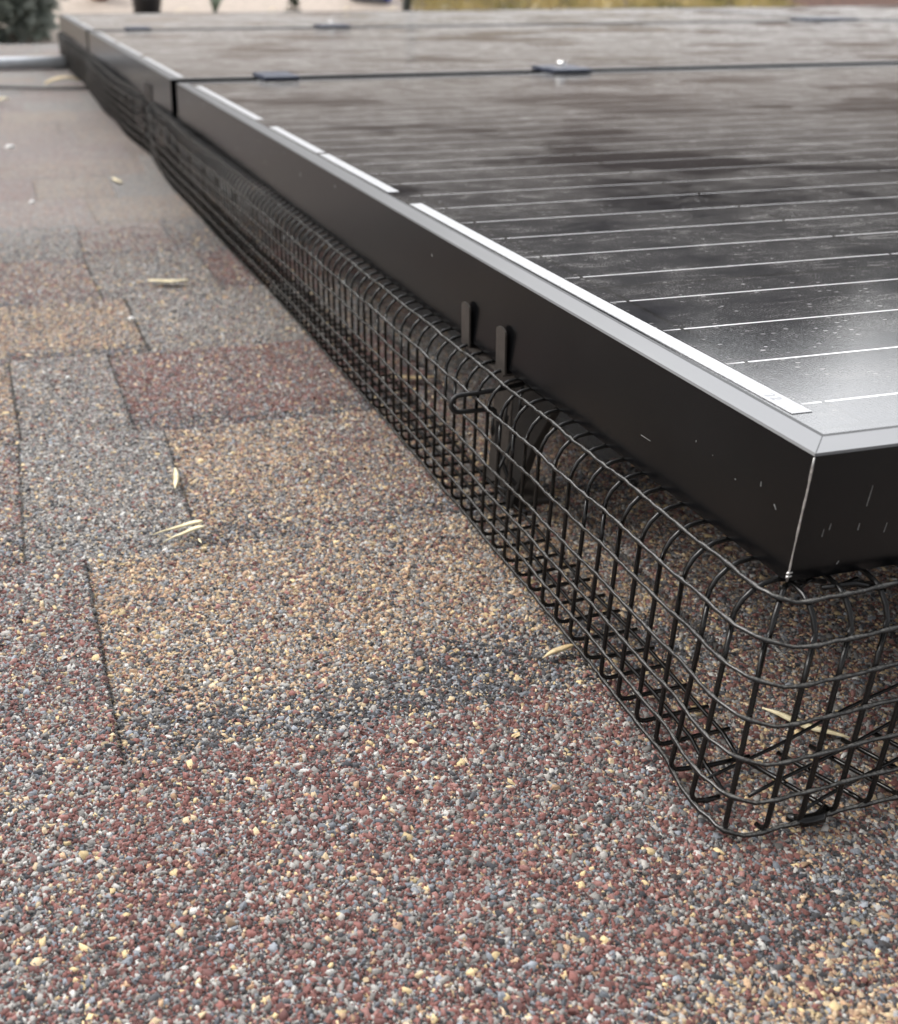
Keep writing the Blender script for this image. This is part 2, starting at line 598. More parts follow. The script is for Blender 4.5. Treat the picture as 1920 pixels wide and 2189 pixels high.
def make_segments():
    rs = random.Random(5)
    segs = {}
    for k in range(K_LO, K_HI + 1):
        row = list(OVER.get(k, []))
        if row:
            lo, hi = row[0][0], row[-1][1]
            first, last = row[0][3], row[-1][3]
        else:
            lo = hi = -0.6 + rs.uniform(0, .15)
            first, last = 1, rs.choice((0, 1))
        x, up = hi, 1 - last
        while x < X_HI:
            wd = rs.uniform(.07, .21)
            row.append((x, min(x + wd, X_HI), rs.choice('PGTXPMGGPM'), up))
            x += wd
            up = 1 - up
        x, up = lo, 1 - first
        while x > X_LO:
            wd = rs.uniform(.07, .21)
            row.insert(0, (max(x - wd, X_LO), x, rs.choice('PGTXPMGGPM'), up))
            x -= wd
            up = 1 - up
        # the cut sides lean a little, so each edge has its own slant
        segs[k] = [(a, b, m, u, rs.uniform(-.006, .006)) for a, b, m, u in row]
    return segs


SEGS = make_segments()


def slope_z(t):
    return THICK * t


def blend_of(m):
    p = MIX[m]
    return (p[0], p[1] + p[2], p[6] + 0.0)


def build_roof():
    v, f, col = [], [], []

    def quad(a, b, c, d, bl):
        i = len(v)
        mx_, my_ = (a[0] + c[0]) / 2, (a[1] + c[1]) / 2
        cov = 0.0
        if -.27 < mx_ < .12 and my_ > -.13:
            cov = min(1, max(0, 1 - (my_ - .55) / .38))
        bl = (*bl, cov)
        v.extend((a, b, c, d))
        f.append((i, i + 1, i + 2, i + 3))
        col.append(bl)
    for k, row in SEGS.items():
        ya, yb = Y0 + k * COURSE, Y0 + (k + 1) * COURSE
        for i, (xa, xb, m, up, sl) in enumerate(row):
            sr = row[i + 1][4] if i + 1 < len(row) else 0.0
            za = TOOTH if up else 0.0
            bl = blend_of(m)
            dark = (bl[0] * .55, bl[1] * .5, min(.8, bl[2] + .42))
            bands = [(0, .07, bl if up else dark), (.07, .24, bl if up else tuple(.5 * (p + q) for p, q in zip(bl, dark))), (.24, .43, bl), (.43, .62, bl), (.62, .81, bl), (.81, 1, bl)]
            nx = max(1, int((xb - xa) / .05))
            for t0, t1, bb in bands:
                y0, y1 = ya + t0 * COURSE, ya + t1 * COURSE
                for j in range(nx):
                    def px(t, u):
                        l = xa + sl * (t - .5)
                        r = xb + sr * (t - .5)
                        return l + (r - l) * u
                    u0, u1 = j / nx, (j + 1) / nx
                    quad((px(t0, u0), y0, slope_z(t0) + za), (px(t0, u1), y0, slope_z(t0) + za), (px(t1, u1), y1, slope_z(t1) + za), (px(t1, u0), y1, slope_z(t1) + za), bb)
            blk = (.12, .06, .60)
            # butt edge (faces down the slope) and the two cut sides of a raised tooth
            zt = THICK + za
            quad((xa + sl * .5, yb, zt), (xb + sr * .5, yb, zt), (xb + sr * .5, yb, -.001), (xa + sl * .5, yb, -.001), blk)
            if up:
                for xx, ss in ((xa, sl), (xb, sr)):
                    quad((xx - ss * .5, ya, za), (xx + ss * .5, yb, zt), (xx + ss * .5, yb, THICK - .0005), (xx - ss * .5, ya, -.0005), blk)
    # deck, eave and gable edges
    ylo, yhi = Y0 + K_LO * COURSE, Y_END
    z = -.02
    g = (0.1, 0.1, 0.5)
    quad((X_LO, ylo, z), (X_HI, ylo, z), (X_HI, yhi, z), (X_LO, yhi, z), g)
    quad((X_LO, yhi, z), (X_HI, yhi, z), (X_HI, yhi, .004), (X_LO, yhi, .004), g)
    quad((X_LO, ylo, z), (X_HI, ylo, z), (X_HI, ylo, .0), (X_LO, ylo, .0), g)
    for xx in (X_LO, X_HI):
        quad((xx, ylo, z), (xx, yhi, z), (xx, yhi, .002), (xx, ylo, .002), g)
    me = bpy.data.meshes.new('roof')
    me.from_pydata(v, [], f)
    me.materials.append(M_SHING)
    ca = me.color_attributes.new('blend', 'FLOAT_COLOR', 'CORNER')
    arr = np.repeat(np.array([tuple(c) for c in col], dtype=np.float32), 4, axis=0)
    ca.data.foreach_set('color', arr.ravel())
    o = bpy.data.objects.new('roof', me)
    COL.objects.link(o)
    o.matrix_world = ROOF @ Matrix.Translation((0, 0, -.0040))
    tag(o, 'brown and grey laminated asphalt shingle roof under the solar panels', 'roof', kind='structure')
    return o


roof = build_roof()


def smooth_noise(x, y, s, seed):
    """cheap smooth value noise on numpy arrays, 0..1"""
    r = np.random.default_rng(seed).random((64, 64))
    fx, fy = x * s + 1000, y * s + 1000
    ix, iy = np.floor(fx).astype(int), np.floor(fy).astype(int)
    tx, ty = fx - ix, fy - iy
    tx, ty = tx * tx * (3 - 2 * tx), ty * ty * (3 - 2 * ty)
    g = lambda a, b: r[a % 64, b % 64]
    return (g(ix, iy) * (1 - tx) + g(ix + 1, iy) * tx) * (1 - ty) + (g(ix, iy + 1) * (1 - tx) + g(ix + 1, iy + 1) * tx) * ty


def build_granules(parent):
    """ceramic granules as solid chips over the stretch of roof near the array corner"""
    SP = 0.00081
    xs = np.arange(-.27, .16, SP)
    ys = np.arange(-.13, .95, SP * .92)
    X, Y = np.meshgrid(xs, ys)
    X = X + (np.arange(len(ys)) % 2)[:, None] * SP * .5
    X = (X + RNG.uniform(-.45, .45, X.shape) * SP).ravel()
    Y = (Y + RNG.uniform(-.45, .45, Y.shape) * SP).ravel()
    # keep what the near view can show, thin out with distance
    P = np.stack([X, Y, np.full_like(X, 0.0)], 1)
    C = np.array([-0.20392, -0.22549, 0.15865 + GAP])
    D = (P - C) @ np.array(R3)
    u = 674.0 + 2328.46 * D[:, 0] / -D[:, 2]
    vv = 1097.55 - 2328.46 * D[:, 1] / -D[:, 2]
    keep = (u > -260) & (u < 2180) & (vv < 2450) & (vv > 0)
    keep &= RNG.random(len(X)) > np.clip((Y - .55) / .38, 0, 1)
    keep &= (X < .09) | (Y < .25)
    X, Y = X[keep], Y[keep]
    n = len(X)
    k = np.floor((Y - Y0) / COURSE).astype(int)
    t = (Y - Y0) / COURSE - k
    Z = THICK * t
    # which tab each chip lies on
    names = 'RMPTXGD'
    mixtab = np.array([MIX[c] for c in names])
    mi = np.zeros(n, int)
    upv = np.zeros(n, bool)
    edge = np.full(n, 9.0)
    wob = (smooth_noise(X, Y, 260, 3) - .5) * .004
    for kk in np.unique(k):
        sel = np.where(k == kk)[0]
        row = SEGS[kk]
        for i, (xa, xb, m, up, sl) in enumerate(row):
            sr = row[i + 1][4] if i + 1 < len(row) else 0.0
            l = xa + sl * (t[sel] - .5)
            r = xb + sr * (t[sel] - .5)
            q = sel[(X[sel] >= l) & (X[sel] < r)]
            if len(q) == 0:
                continue
            mi[q] = names.index(m)
            upv[q] = bool(up)
            ll = xa + sl * (t[q] - .5)
            rr_ = xb + sr * (t[q] - .5)
            if up or (i > 0 and row[i - 1][3]):
                edge[q] = np.minimum(edge[q], np.abs(X[q] - ll))
            if up or (i + 1 < len(row) and row[i + 1][3]):
                edge[q] = np.minimum(edge[q], np.abs(rr_ - X[q]))
    Z = Z + np.where(upv, TOOTH, 0.0)
    pr = mixtab[mi].copy()
    # neighbouring blends bleed into one another
    big = smooth_noise(X, Y, 26, 21)
    big2 = smooth_noise(X, Y, 55, 22)
    pr[:, 0] *= .7 + .6 * big
    pr[:, 4] *= .6 + .9 * big2
    pr[:, 1] *= .5 + 1.0 * smooth_noise(X, Y, 40, 23)
    # printed dark band where the course comes out from under the one above
    band = np.clip(1 - (t - .03 - .20 * smooth_noise(X, Y, 18, 5)) / .17, 0, 1) * np.where(upv, .25, 1.0)
    band = np.where(k == -1, 0, band)
    band *= .35 + .95 * smooth_noise(X, Y, 14, 8)
    band = np.clip(band, 0, 1)
    dark = np.array([.12, .04, .04, .12, .02, .22, .44])
    w_ = np.clip(band * np.where(k == 0, 1.35, .8).clip(0, 1.3), 0, .95)[:, None]
    pr = pr * (1 - w_) + dark * w_
    # warm fleck of tan chips in the nearest course
    tanp = np.clip(1.25 - np.hypot((X + .03) / .06, (Y + .085) / .028), 0, 1)[:, None]
    pr = pr * (1 - tanp) + np.array((.08, .42, .14, .16, .05, .05, .10)) * tanp
    drkp = np.clip(1.3 - np.hypot((X - .03) / .07, (Y + .047) / .019), 0, .85)[:, None] * (.5 + .5 * big[:, None])  # dark chips that also carry the array's shadow in their colour
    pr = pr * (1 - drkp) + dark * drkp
    pr[:, 4] *= .62
    pr /= pr.sum(1, keepdims=True)
    cum = np.cumsum(pr, 1)
    pick = (RNG.random(n)[:, None] > cum).sum(1).clip(0, 6)
    colour = np.zeros((n, 3))
    for i, key in enumerate(('red', 'tan', 'yel', 'gry', 'pal', 'sla', 'drk')):
        q = np.where(pick == i)[0]
        pal = np.array(PAL[key])
        colour[q] = pal[RNG.integers(0, len(pal), len(q))]
    colour *= RNG.uniform(.70, 1.34, n)[:, None]
    lum = colour.mean(1, keepdims=True)
    colour = lum + (colour - lum) * .82
    # chips coloured darker along the cut edges of the raised tabs
    colour[(edge < .0008)] *= .3
    size = np.clip(RNG.lognormal(math.log(.00047), .40, n), .00024, .00125)
    size[pick == 2] *= 1.15
    h = size * RNG.uniform(.30, .70, n)
    # one jittered crystal per chip: 8 corners, 5 faces (the bottom is buried)
    a = RNG.uniform(0, 2 * PI, n)
    ex = RNG.uniform(.75, 1.5, n)
    base = np.array([(-1, -1), (1, -1), (1, 1), (-1, 1)], float)
    V = np.zeros((n, 8, 3))
    for lev in range(2):
        for c in range(4):
            j = RNG.uniform(-.5, .5, (n, 2))
            sc_ = (1.0 if lev == 0 else RNG.uniform(.35, .95, n))[:, None] if lev else np.ones((n, 1))
            q = (base[c] + j) * sc_ * np.stack([ex, 1 / ex], 1) * size[:, None]
            V[:, lev * 4 + c, 0] = q[:, 0] * np.cos(a) - q[:, 1] * np.sin(a)
            V[:, lev * 4 + c, 1] = q[:, 0] * np.sin(a) + q[:, 1] * np.cos(a)
            V[:, lev * 4 + c, 2] = (-.0005 if lev == 0 else 0) + (h * RNG.uniform(.6, 1.25, n) if lev else 0)
    # tilt every chip
    tx, ty = RNG.normal(0, .28, n), RNG.normal(0, .28, n)
    V[:, :, 2] += V[:, :, 0] * tx[:, None] + V[:, :, 1] * ty[:, None]
    V[:, :, 0] += X[:, None]
    V[:, :, 1] += Y[:, None]
    V[:, :, 2] += (Z + RNG.uniform(-.0002, .00035, n))[:, None]
    F = np.array([(4, 5, 6, 7), (0, 1, 5, 4), (1, 2, 6, 5), (2, 3, 7, 6), (3, 0, 4, 7)])
    idx = (np.arange(n)[:, None, None] * 8 + F[None]).reshape(-1)
    me = bpy.data.meshes.new('granules')
    me.vertices.add(n * 8)
    me.vertices.foreach_set('co', V.astype(np.float32).ravel())
    nf = n * 5
    me.loops.add(nf * 4)
    me.loops.foreach_set('vertex_index', idx.astype(np.int32))
    me.polygons.add(nf)
    me.polygons.foreach_set('loop_start', np.arange(0, nf * 4, 4, dtype=np.int32))
    me.update(calc_edges=True)
    ca = me.attributes.new('granule_colour', 'FLOAT_COLOR', 'POINT')
    ca.data.foreach_set('color', np.repeat(np.concatenate([colour, np.ones((n, 1))], 1), 8, axis=0).astype(np.float32).ravel())
    me.materials.append(M_GRAN)
    o = bpy.data.objects.new('granules', me)
    COL.objects.link(o)
    o.parent = parent
    tag(o, kind='stuff')
    print('granules', n)


build_granules(roof)

# ------------------------------------------------------------------ solar panels
FH = 0.040
LIP = 0.0105


def frame_mesh(lx, ly):
    prof = [(0, 0), (0, FH - .0006), (.0006, FH), (LIP - .0003, FH), (LIP, FH - .0003), (LIP, FH - .006), (.002, FH - .006), (.002, .0016), (.025, .0016), (.025, 0)]
    mb = MB()
    n = len(prof)
    for cx, cy, sx, sy in ((0, 0, 1, 1), (lx, 0, -1, 1), (lx, ly, -1, -1), (0, ly, 1, -1)):
        for o_, z in prof:
            mb.v.append((cx + sx * o_, cy + sy * o_, z))
    for c in range(4):
        d = (c + 1) % 4
        for i in range(n):
            j = (i + 1) % n
            mb.f.append((c * n + i, d * n + i, d * n + j, c * n + j))
    return mb


RIB = [(.0285, .361), (.398, .548), (.556, .702), (.752, 1.075)]


def make_panel(x, y, lx, ly, label):
    root = empty('solar_panel', roofmat(x, y, GAP))
    tag(root, label, 'solar panel', 'black framed solar panels of the array')
    fr = frame_mesh(lx, ly).build('frame', M_FRAME, root)
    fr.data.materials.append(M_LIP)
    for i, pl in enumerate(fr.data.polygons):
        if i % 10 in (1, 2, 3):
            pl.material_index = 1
    g = MB().box((LIP - .006, LIP - .006, FH - .0058), (lx - LIP + .006, ly - LIP + .006, FH - .0006))
    gl = g.build('glass', M_GLASS, root)
    MB().box((.0035, .0035, FH - .0092), (lx - .0035, ly - .0035, FH - .0061)).build('bounce_backsheet', M_BOUNCE, root)  # unseen sheet, added pale to bounce light under the array
    s = MB()
    a, b, z0, z1 = LIP - .0008, LIP + .0019, FH - .0006, FH - .00035
    s.box((a, a, z0), (lx - a, b, z1)).box((a, ly - b, z0), (lx - a, ly - a, z1))
    s.box((a, b, z0), (b, ly - b, z1)).box((lx - b, b, z0), (lx - a, ly - b, z1))
    s.build('seal', M_SEAL, fr)
    for r0, r1 in RIB:
        if r0 > ly - .05:
            break
        r1 = min(r1, ly - .04)
        MB().box((.0142, r0, FH - .00058), (.0212, r1, FH - .00035)).build('bus_ribbon', M_RIBBON, gl)
    return root, fr, gl


LX = 1.905
SEAM = 0.046
rows = [(0, 1.098, 'nearest'), (1.144, 1.102, 'middle'), (2.292, 0.880, 'farthest')]
lab = ['nearest solar panel with its corner above the rounded wire mesh',
       'middle black solar panel of the near column, between the two long rows of clamps',
       'farthest black solar panel of the near column, next to the sandy yard']
first = None
for (yy, ly, _), lb in zip(rows, lab):
    p = make_panel(0, yy, LX, ly, lb)
    if first is None:
        first = p
lab2 = ['solar panel of the far column, beside the nearest panel',
        'solar panel of the far column, past the long dark clamp at the top right',
        'solar panel of the far column at the far top right end of the array']
for (yy, ly, _), lb in list(zip(rows, lab2))[1:]:
    make_panel(LX + .022, yy, LX, ly, lb)

# worn bright corner of the nearest panel
fr = first[1]
e = MB()
pts = []
for i in range(15):
    t = i / 14
    pts.append((-.00012 + random.uniform(-.00006, .00005), -.00012 + random.uniform(-.00006, .00005), .0003 + t * (FH - .0012)))
e.tube(pts, [.00026 + random.uniform(-.00008, .00016) for _ in pts], 6)
for zz in (.0012, .0024):
    e.tube([(-.0004, .0002, zz), (-.0006, -.0003, zz + .0006), (.0008, -.0005, zz + .0009)], [.0003, .0005, .0002], 5)
e.build('worn_corner_edge', M_ALU, fr, True)
MB().prism([(.0002, -.00003), (LIP, LIP - .0002), (LIP - .0002, LIP), (-.00003, .0002)], 2, FH - .0002, FH + .00006).build('mitre_joint', M_SEAL, fr)
# scuffs on the faces next to that corner
sg = random.Random(3)
for x0, z0, dx, dz, wd in ((.0215, .0215, .0004, .0065, .00035), (.0105, .0155, .0002, .002, .0003), (.0085, .0135, .0002, .0024, .0003),
                           (.0205, .014, .0001, .0022, .0004), (.0160, .0035, .0006, .001, .0004), (.030, .012, .0003, .003, .0003)):
    MB().tube([(x0, -.00002, z0), (x0 + dx, -.00004, z0 + dz)], [wd * .5, wd * .3], 5).build('scuff', M_SCUFF, fr)
for y0, z0, dy, dz, wd in ((.083, .0125, -.006, .0002, .0003), (.0185, .022, .0002, .0015, .0005), (.0115, .0195, -.0012, -.0012, .0005),
                           (.052, .0225, .0002, .0006, .0004), (.030, .019, .0004, .0003, .0004)):
    MB().tube([(-.00002, y0, z0), (-.00004, y0 + dy, z0 + dz)], [wd * .5, wd * .3], 5).build('scuff', M_SCUFF, fr)

# small printed number on the end ribbon of the nearest panel
cu = bpy.data.curves.new('serial_number', 'FONT')
cu.body = '22'
cu.size = .0050
cu.extrude = .00001
cu.space_character = 1.25
to = bpy.data.objects.new('tmp', cu)
COL.objects.link(to)
bpy.context.view_layer.update()
me = bpy.data.meshes.new_from_object(to)
bpy.data.objects.remove(to)
me.materials.clear()
me.materials.append(M_INK)
so = bpy.data.objects.new('serial_number', me)
COL.objects.link(so)
so.parent = first[2]
so.location = (.0160, .0450, FH - .00030)
so.rotation_euler = (0, 0, -PI / 2)


# ------------------------------------------------------------------ rails, clamps, mounts
for x, lb in ((.125, 'black rail under the panels behind the left wire mesh'), (.515, 'black rail under the panels below the bolted clamps')):
    mb = MB().box((-.02, .36, GAP - .040), (.02, 3.1, GAP - .0015))
    o = bevel(mb.build('rail', M_BLACK, None, mw=roofmat(x, 0, 0)), .003)
    tag(o, lb, 'mounting rail')


def clamp(x, y, ln, bolt, label, mat=M_CLAMP):
    r = empty('panel_clamp', roofmat(x, y, GAP + FH))
    tag(r, label, 'clamp', 'clamps in the seams between panels')
    h = SEAM / 2
    b = MB().prism([(-h - .009, .0006), (h + .009, .0006), (h + .009, .0042), (h + .006, .0052), (.006, .0052), (.005, .0042), (-.005, .0042), (-.006, .0052), (-h - .006, .0052), (-h - .009, .0042)], 0, -ln / 2, ln / 2)
    bevel(b.build('top_plate', mat, r), .0008)
    MB().box((-ln / 2, -.008, -.038), (ln / 2, .008, .0006)).build('web', M_BLACK, r)
    if bolt:
        m = MB()
        m.lathe([(.009, .0053), (.009, .0063)], 24)
        m.build('washer', M_BOLT, r)
        m = MB()
        m.lathe([(.0065, .0063), (.0065, .0105), (.0055, .0115)], 6)
        m.build('bolt', M_BOLT, r)
    return r


Ys1, Ys2 = 1.121, 2.269
clamp(.122, Ys1, .042, False, 'small boltless bluish clamp in the nearer seam, close to the left edge')
clamp(.494, Ys1, .052, True, 'bluish clamp with a shiny bolt in the nearer panel seam')
clamp(.105, Ys2, .048, False, 'small blurred clamp in the farther seam, close to the left edge')
clamp(.528, Ys2, .066, True, 'dark clamp with a bolt in the farther panel seam')
clamp(1.79, Ys2, .15, False, 'long dark clamp in the farther seam at the top right')

m = empty('roof_mount', roofmat(.03, .19, 0))
tag(m, 'black slanted roof mount standing behind the wire mesh below the twin clip tabs', 'roof mount')
bevel(MB().prism([(.021, .0665), (-.020, .0675), (-.001, .038), (.014, .002), (.021, .002)], 0, -.0165, -.0125).build('side_plate', M_BLACK, m), .0006)
bevel(MB().box((-.0125, .018, -.001), (.008, .064, .003)).build('base_plate', M_CLIP, m), .001)
bevel(MB().box((-.014, .027, .003), (-.011, .039, .070)).build('upright', M_CLIP, m), .0006)
bevel(MB().box((-.008, .044, .003), (-.005, .060, .070)).build('upright', M_CLIP, m), .0006)

# ------------------------------------------------------------------ wire mesh guard
CELL = 0.0127
WR = 0.00066
RAD = 0.016


def sm(a, b, t):
    t = min(1, max(0, (t - a) / (b - a)))
    return t * t * (3 - 2 * t)


def bulge(y, z):
    """how far the mesh face stands out from the frame at distance y along the left edge and height z above the roof"""
    hz = z / GAP
    o = .0125 - .0045 * sm(.05, .35, y) * (1 - hz)
    o += (.0025 * (1 - hz)) * (1 - sm(.02, .12, y)) + .0045 * (1 - hz) ** 1.5 * (1 - sm(.0, .028, y))
    o += .0022 * math.sin(y * 6.3 + 2.2) * sm(.3, .8, y)
    a = sm(.75, 1.1, y)
    o += a * (.0022 * math.sin(y * 7 + hz * 1.9) + .0010 * math.sin(y * 17 + hz * 3.7 + 1))
    o -= .010 * math.exp(-((y - 1.37) / .055) ** 2) * (.35 + .65 * hz)
    o += .008 * math.exp(-((y - 1.20) / .07) ** 2) * (1 - abs(2 * hz - 1.1)) + .006 * math.exp(-((y - 1.6) / .12) ** 2) * (1 - hz)
    return max(.0025, o)


def path(s, z):
    """point on the outer face: s runs along the perimeter; s<0 along the front edge to +x, s>0 up the left edge"""
    o = bulge(max(s, 0), z)
    R = .0105 + .0065 * z / GAP
    cxr, cyr = -o + R, -o + R
    ql = PI * R / 4
    if s > ql:
        y = cyr + (s - ql)
        return Vector((-bulge(y, z), y, z)), Vector((-1, 0, 0))
    if s < -ql:
        x = cxr + (-s - ql)
        return Vector((x, -o + .0016 * math.sin(x * 30), z)), Vector((0, -1, 0))
    a = PI * 1.25 - s / R          # 225 deg at the corner
    n = Vector((math.cos(a), math.sin(a), 0))
    return Vector((cxr, cyr, z)) + n * R, n


S_LO, S_HI = -.52, 3.14
ZTOP = GAP - .0012
ZBOT = .0016


def vertical_profile(s):
    """one cross wire: along the roof under the array, up the face, over the bend and in under the frame"""
    pts = []
    jit = .0008 * math.sin(s * 410) + .0006 * math.sin(s * 173 + 1)
    base, n = path(s, ZBOT)
    inn = -n
    corner = abs(s) < RAD * 1.1
    fl = .029 if not corner else .010
    if s > 0.012:
        pts.append(base + inn * fl + Vector((0, jit, .0008)))
        pts.append(base + inn * fl * .5 + Vector((0, jit, .0003)))
        rb = .0042
        for i in range(5):
            a = PI / 2 * i / 4
            pts.append(base + inn * (rb - rb * math.sin(a)) + Vector((0, 0, rb - rb * math.cos(a))))
    else:
        rb = .0042
        if s < -.026:
            # the cross wires run on as the flap that is folded in askew along the front
            vd = Vector((-.423, .906, 0))
            k0 = base + inn * rb
            pts.append(k0 + vd * (CELL * 2.15) + Vector((0, 0, .0012)))
            pts.append(k0 + vd * CELL + Vector((0, 0, .0006)))
        for i in range(5):
            a = PI / 2 * i / 4
            pts.append(base + inn * (rb - rb * math.sin(a)) + Vector((0, 0, rb - rb * math.cos(a))))
    for i in range(1, 6):
        z = ZBOT + i * CELL
        p, n = path(s + jit * (i / 6), z)
        if z > .012:
            pts.append(p)
    R = .0125
    zc = ZTOP - R
    p0, n = path(s, zc)
    for i in range(0, 6):
        a = PI / 2 * i / 5
        pts.append(Vector((p0.x, p0.y, 0)) - n * (R - R * math.cos(a)) + Vector((0, 0, zc + R * math.sin(a))))
    last = pts[-1]
    if abs(s) > .012:
        pts.append(last - n * .007 + Vector((0, 0, -.0002)))
    return pts


def build_guard():
    root = empty('wire_mesh_guard', roofmat(0, 0, 0))
    tag(root, 'black welded wire mesh guard closing the gap under the panels round the rounded corner', 'wire mesh')
    face = MB()
    # cross wires
    s = S_LO
    svals = []
    while s < S_HI:
        svals.append(s)
        s += CELL
    for s in svals:
        near = s < .9
        face.tube(vertical_profile(s), 0.00084, 8 if near else 5)
    n_cross = len(face.f)
    # long wires, each on the outside of the cross wires, with a small weld bump where they touch
    def long_wire(fn, a, b, r, fine=True):
        pts, rad = [], []
        s = a
        i = 0
        while s < b:
            sub = 4 if s < .9 else 2
            for q in range(sub):
                ss = s + CELL * q / sub
                p, n = fn(ss)
                wv = (.00022 * math.sin(ss * 700 + i) + .00018 * math.sin(ss * 233)) if 0 < q else 0
                pts.append(p + n * (WR + .0006) + Vector((0, 0, wv + .0003 * math.sin(ss * 95))))
                rad.append(r * (1.38 if q == 0 else .96))
            s += CELL
            i += 1
        face.tube(pts, rad, 8)
    for i in range(0, 6):
        z = ZBOT + i * CELL
        if i == 0:      # the lowest one lies in the bend, on the roof
            def low(ss):
                p, n = path(ss, ZBOT)
                return p - n * .0024 + Vector((0, 0, -.0004)), n
            long_wire(low, svals[0], S_HI, WR * 1.1)
        else:
            long_wire(lambda ss, z=z: path(ss, z), svals[0], S_HI, WR)
    # ridge wire on the bend
    R = .0125
    zc = ZTOP - R

    def ridge(ss, a=math.radians(58)):
        p, n = path(ss, zc)
        q = Vector((p.x, p.y, 0)) - n * (R - R * math.cos(a)) + Vector((0, 0, zc + R * math.sin(a)))
        return q, (n * math.cos(a) + Vector((0, 0, math.sin(a)))).normalized()
    long_wire(ridge, svals[0], S_HI, WR * 1.05)
    n_long = len(face.f)
    # one more long wire under the frame flange
    pts = []
    s = RAD * 2
    while s < S_HI:
        p, n = path(s, zc)
        pts.append(Vector((p.x + .0195, p.y, ZTOP - .0014)))
        s += CELL
    face.tube(pts, WR, 5)
    # long wires of the flap lying on the roof inside the left edge
    for off in (.0122, .0246):
        pts = []
        s = -.002 if off < .02 else .010
        while s < S_HI:
            pts.append(Vector((-bulge(max(0, s), 0) + off + .0006 * math.sin(s * 60 + off * 900), s, .0040 + .0005 * math.sin(s * 41))))
            s += CELL
        face.tube(pts, .0008, 6)
    fo = face.build('side_mesh', M_WIRE, root, True)
    fo.data.materials.append(M_LONG)
    for i in range(n_cross, n_long):
        fo.data.polygons[i].material_index = 1
    # separate flap folded in along the front, laid askew on the roof
    fl = MB()
    ang = math.radians(15.5)
    ux, uy = Vector((math.cos(ang), math.sin(ang), 0)), Vector((-math.sin(ang), math.cos(ang), 0))
    vdir = Vector((math.cos(math.radians(-65)), math.sin(math.radians(-65)), 0))
    org = Vector((.0090, -.0166, .0030))
    for i, x0 in enumerate((0, -.006, -.010)):
        p = org - vdir * CELL * i
        fl.tube([p + ux * (x0 + d) + Vector((0, 0, .0006 * math.sin(d * 80 + i) + .0012)) for d in np.arange(0, .54, .012)], WR, 6)
    fl.build('front_flap', M_WIRE, root, True)
    # cut ends of the mesh folded over one another under the frame corner
    cl = MB()
    rr = random.Random(12)
    for i in range(11):
        x = -.001 + .0065 * i + rr.uniform(-.002, .002)
        y = rr.uniform(-.007, .004)
        a = rr.uniform(-.5, 1.0)
        L = rr.uniform(.010, .022)
        z = GAP - rr.uniform(.0022, .0065)
        cl.tube([(x, y, z), (x + L * .5 * math.cos(a), y + L * .5 * math.sin(a) * .6, z + .0008), (x + L * math.cos(a), y + L * math.sin(a) * .5, z - rr.uniform(0, .003))], .00085, 7)
    cl.build('folded_ends', M_WIRE, root, True)
    tf = MB()
    tf.tube([(.006, -.0150, .0016), (.010, -.0178, .0012), (.0155, -.0182, .0014), (.020, -.0150, .0024)], [.0012, .0020, .0021, .0010], 8)
    tf.build('bent_end', M_WIRE, root, True)
    return root


build_guard()

# ------------------------------------------------------------------ clips that hold the mesh to the frame
def tab_mesh(y, zlo, zhi, w_, lean):
    """flat spring tab: a strip with a rounded top, leaning slightly off the frame face"""
    pr = [(-w_ / 2, zlo), (w_ / 2, zlo)]
    for i in range(7):
        a = PI * i / 6
        pr.append((w_ / 2 * math.cos(a) * 1.0, zhi - w_ * .25 + w_ * .25 * math.sin(a)))
    mb = MB()
    n = len(pr)
    for xo in (0, -.0009):
        for p, z in pr:
            t = (z - zlo) / (zhi - zlo)
            mb.v.append((xo - .0006 - lean * t ** 1.3, y + p, z))
    mb.f.append(tuple(range(n)))
    mb.f.append(tuple(range(n, 2 * n))[::-1])
    for i in range(n):
        j = (i + 1) % n
        mb.f.append((i, n + i, n + j, j))
    return mb


def make_clip(y, label, ys, spread=.0):
    r = empty('mesh_clip', roofmat(0, y, GAP))
    tag(r, label, 'clip', 'clips holding the mesh to the frame')
    for yy in ys:
        tab_mesh(yy, -.0024, .0185, .0095, .0014).build('tab', M_CLIP, r)
    lo, hi = min(ys) - .003, max(ys) + .003
    MB().box((-.0014, lo, -.0036), (.016, hi, -.0024)).build('foot_plate', M_CLIP, r)
    w1 = MB()
    loop = [(.010, -.001, -.0085), (-.006, -.001, -.0105)]
    for i in range(9):
        a = PI / 2 + PI * i / 8
        loop.append((-.0205 + .0040 * math.cos(a), -.001, -.0150 + .0040 * math.sin(a)))
    loop += [(-.004, -.001, -.0192), (-.0015, -.002, -.024), (-.002, -.003, -.036), (.003, -.006, -.050), (.006, -.010, -.054)]
    # round the wire path
    w1.tube(loop, .0011, 10)
    w1.build('hook_wire', M_BLACK, r, True)
    w2 = MB()
    w2.tube([(.006, -.006, -.030), (-.004, -.012, -.044), (-.0085, -.022, -.0475), (-.004, -.028, -.049)], .0008, 8)
    for k in range(3):
        cy = -.008 + .013 * k
        w2.tube([(.006 + .003 * math.cos(a), cy + .005 * math.cos(a), -.014 - .010 * k + .006 * math.sin(a)) for a in np.linspace(.3, 5.6, 12)], .0007, 7)
    w2.build('spring_wire', M_BLACK, r, True)
    return r


make_clip(.196, 'near black clip with two rounded tabs and a wire loop through the mesh', (0.0, .0400))
make_clip(1.352, 'far blurred black clip with three thin tabs where the mesh is pinched in', (-.026, .0, .026))

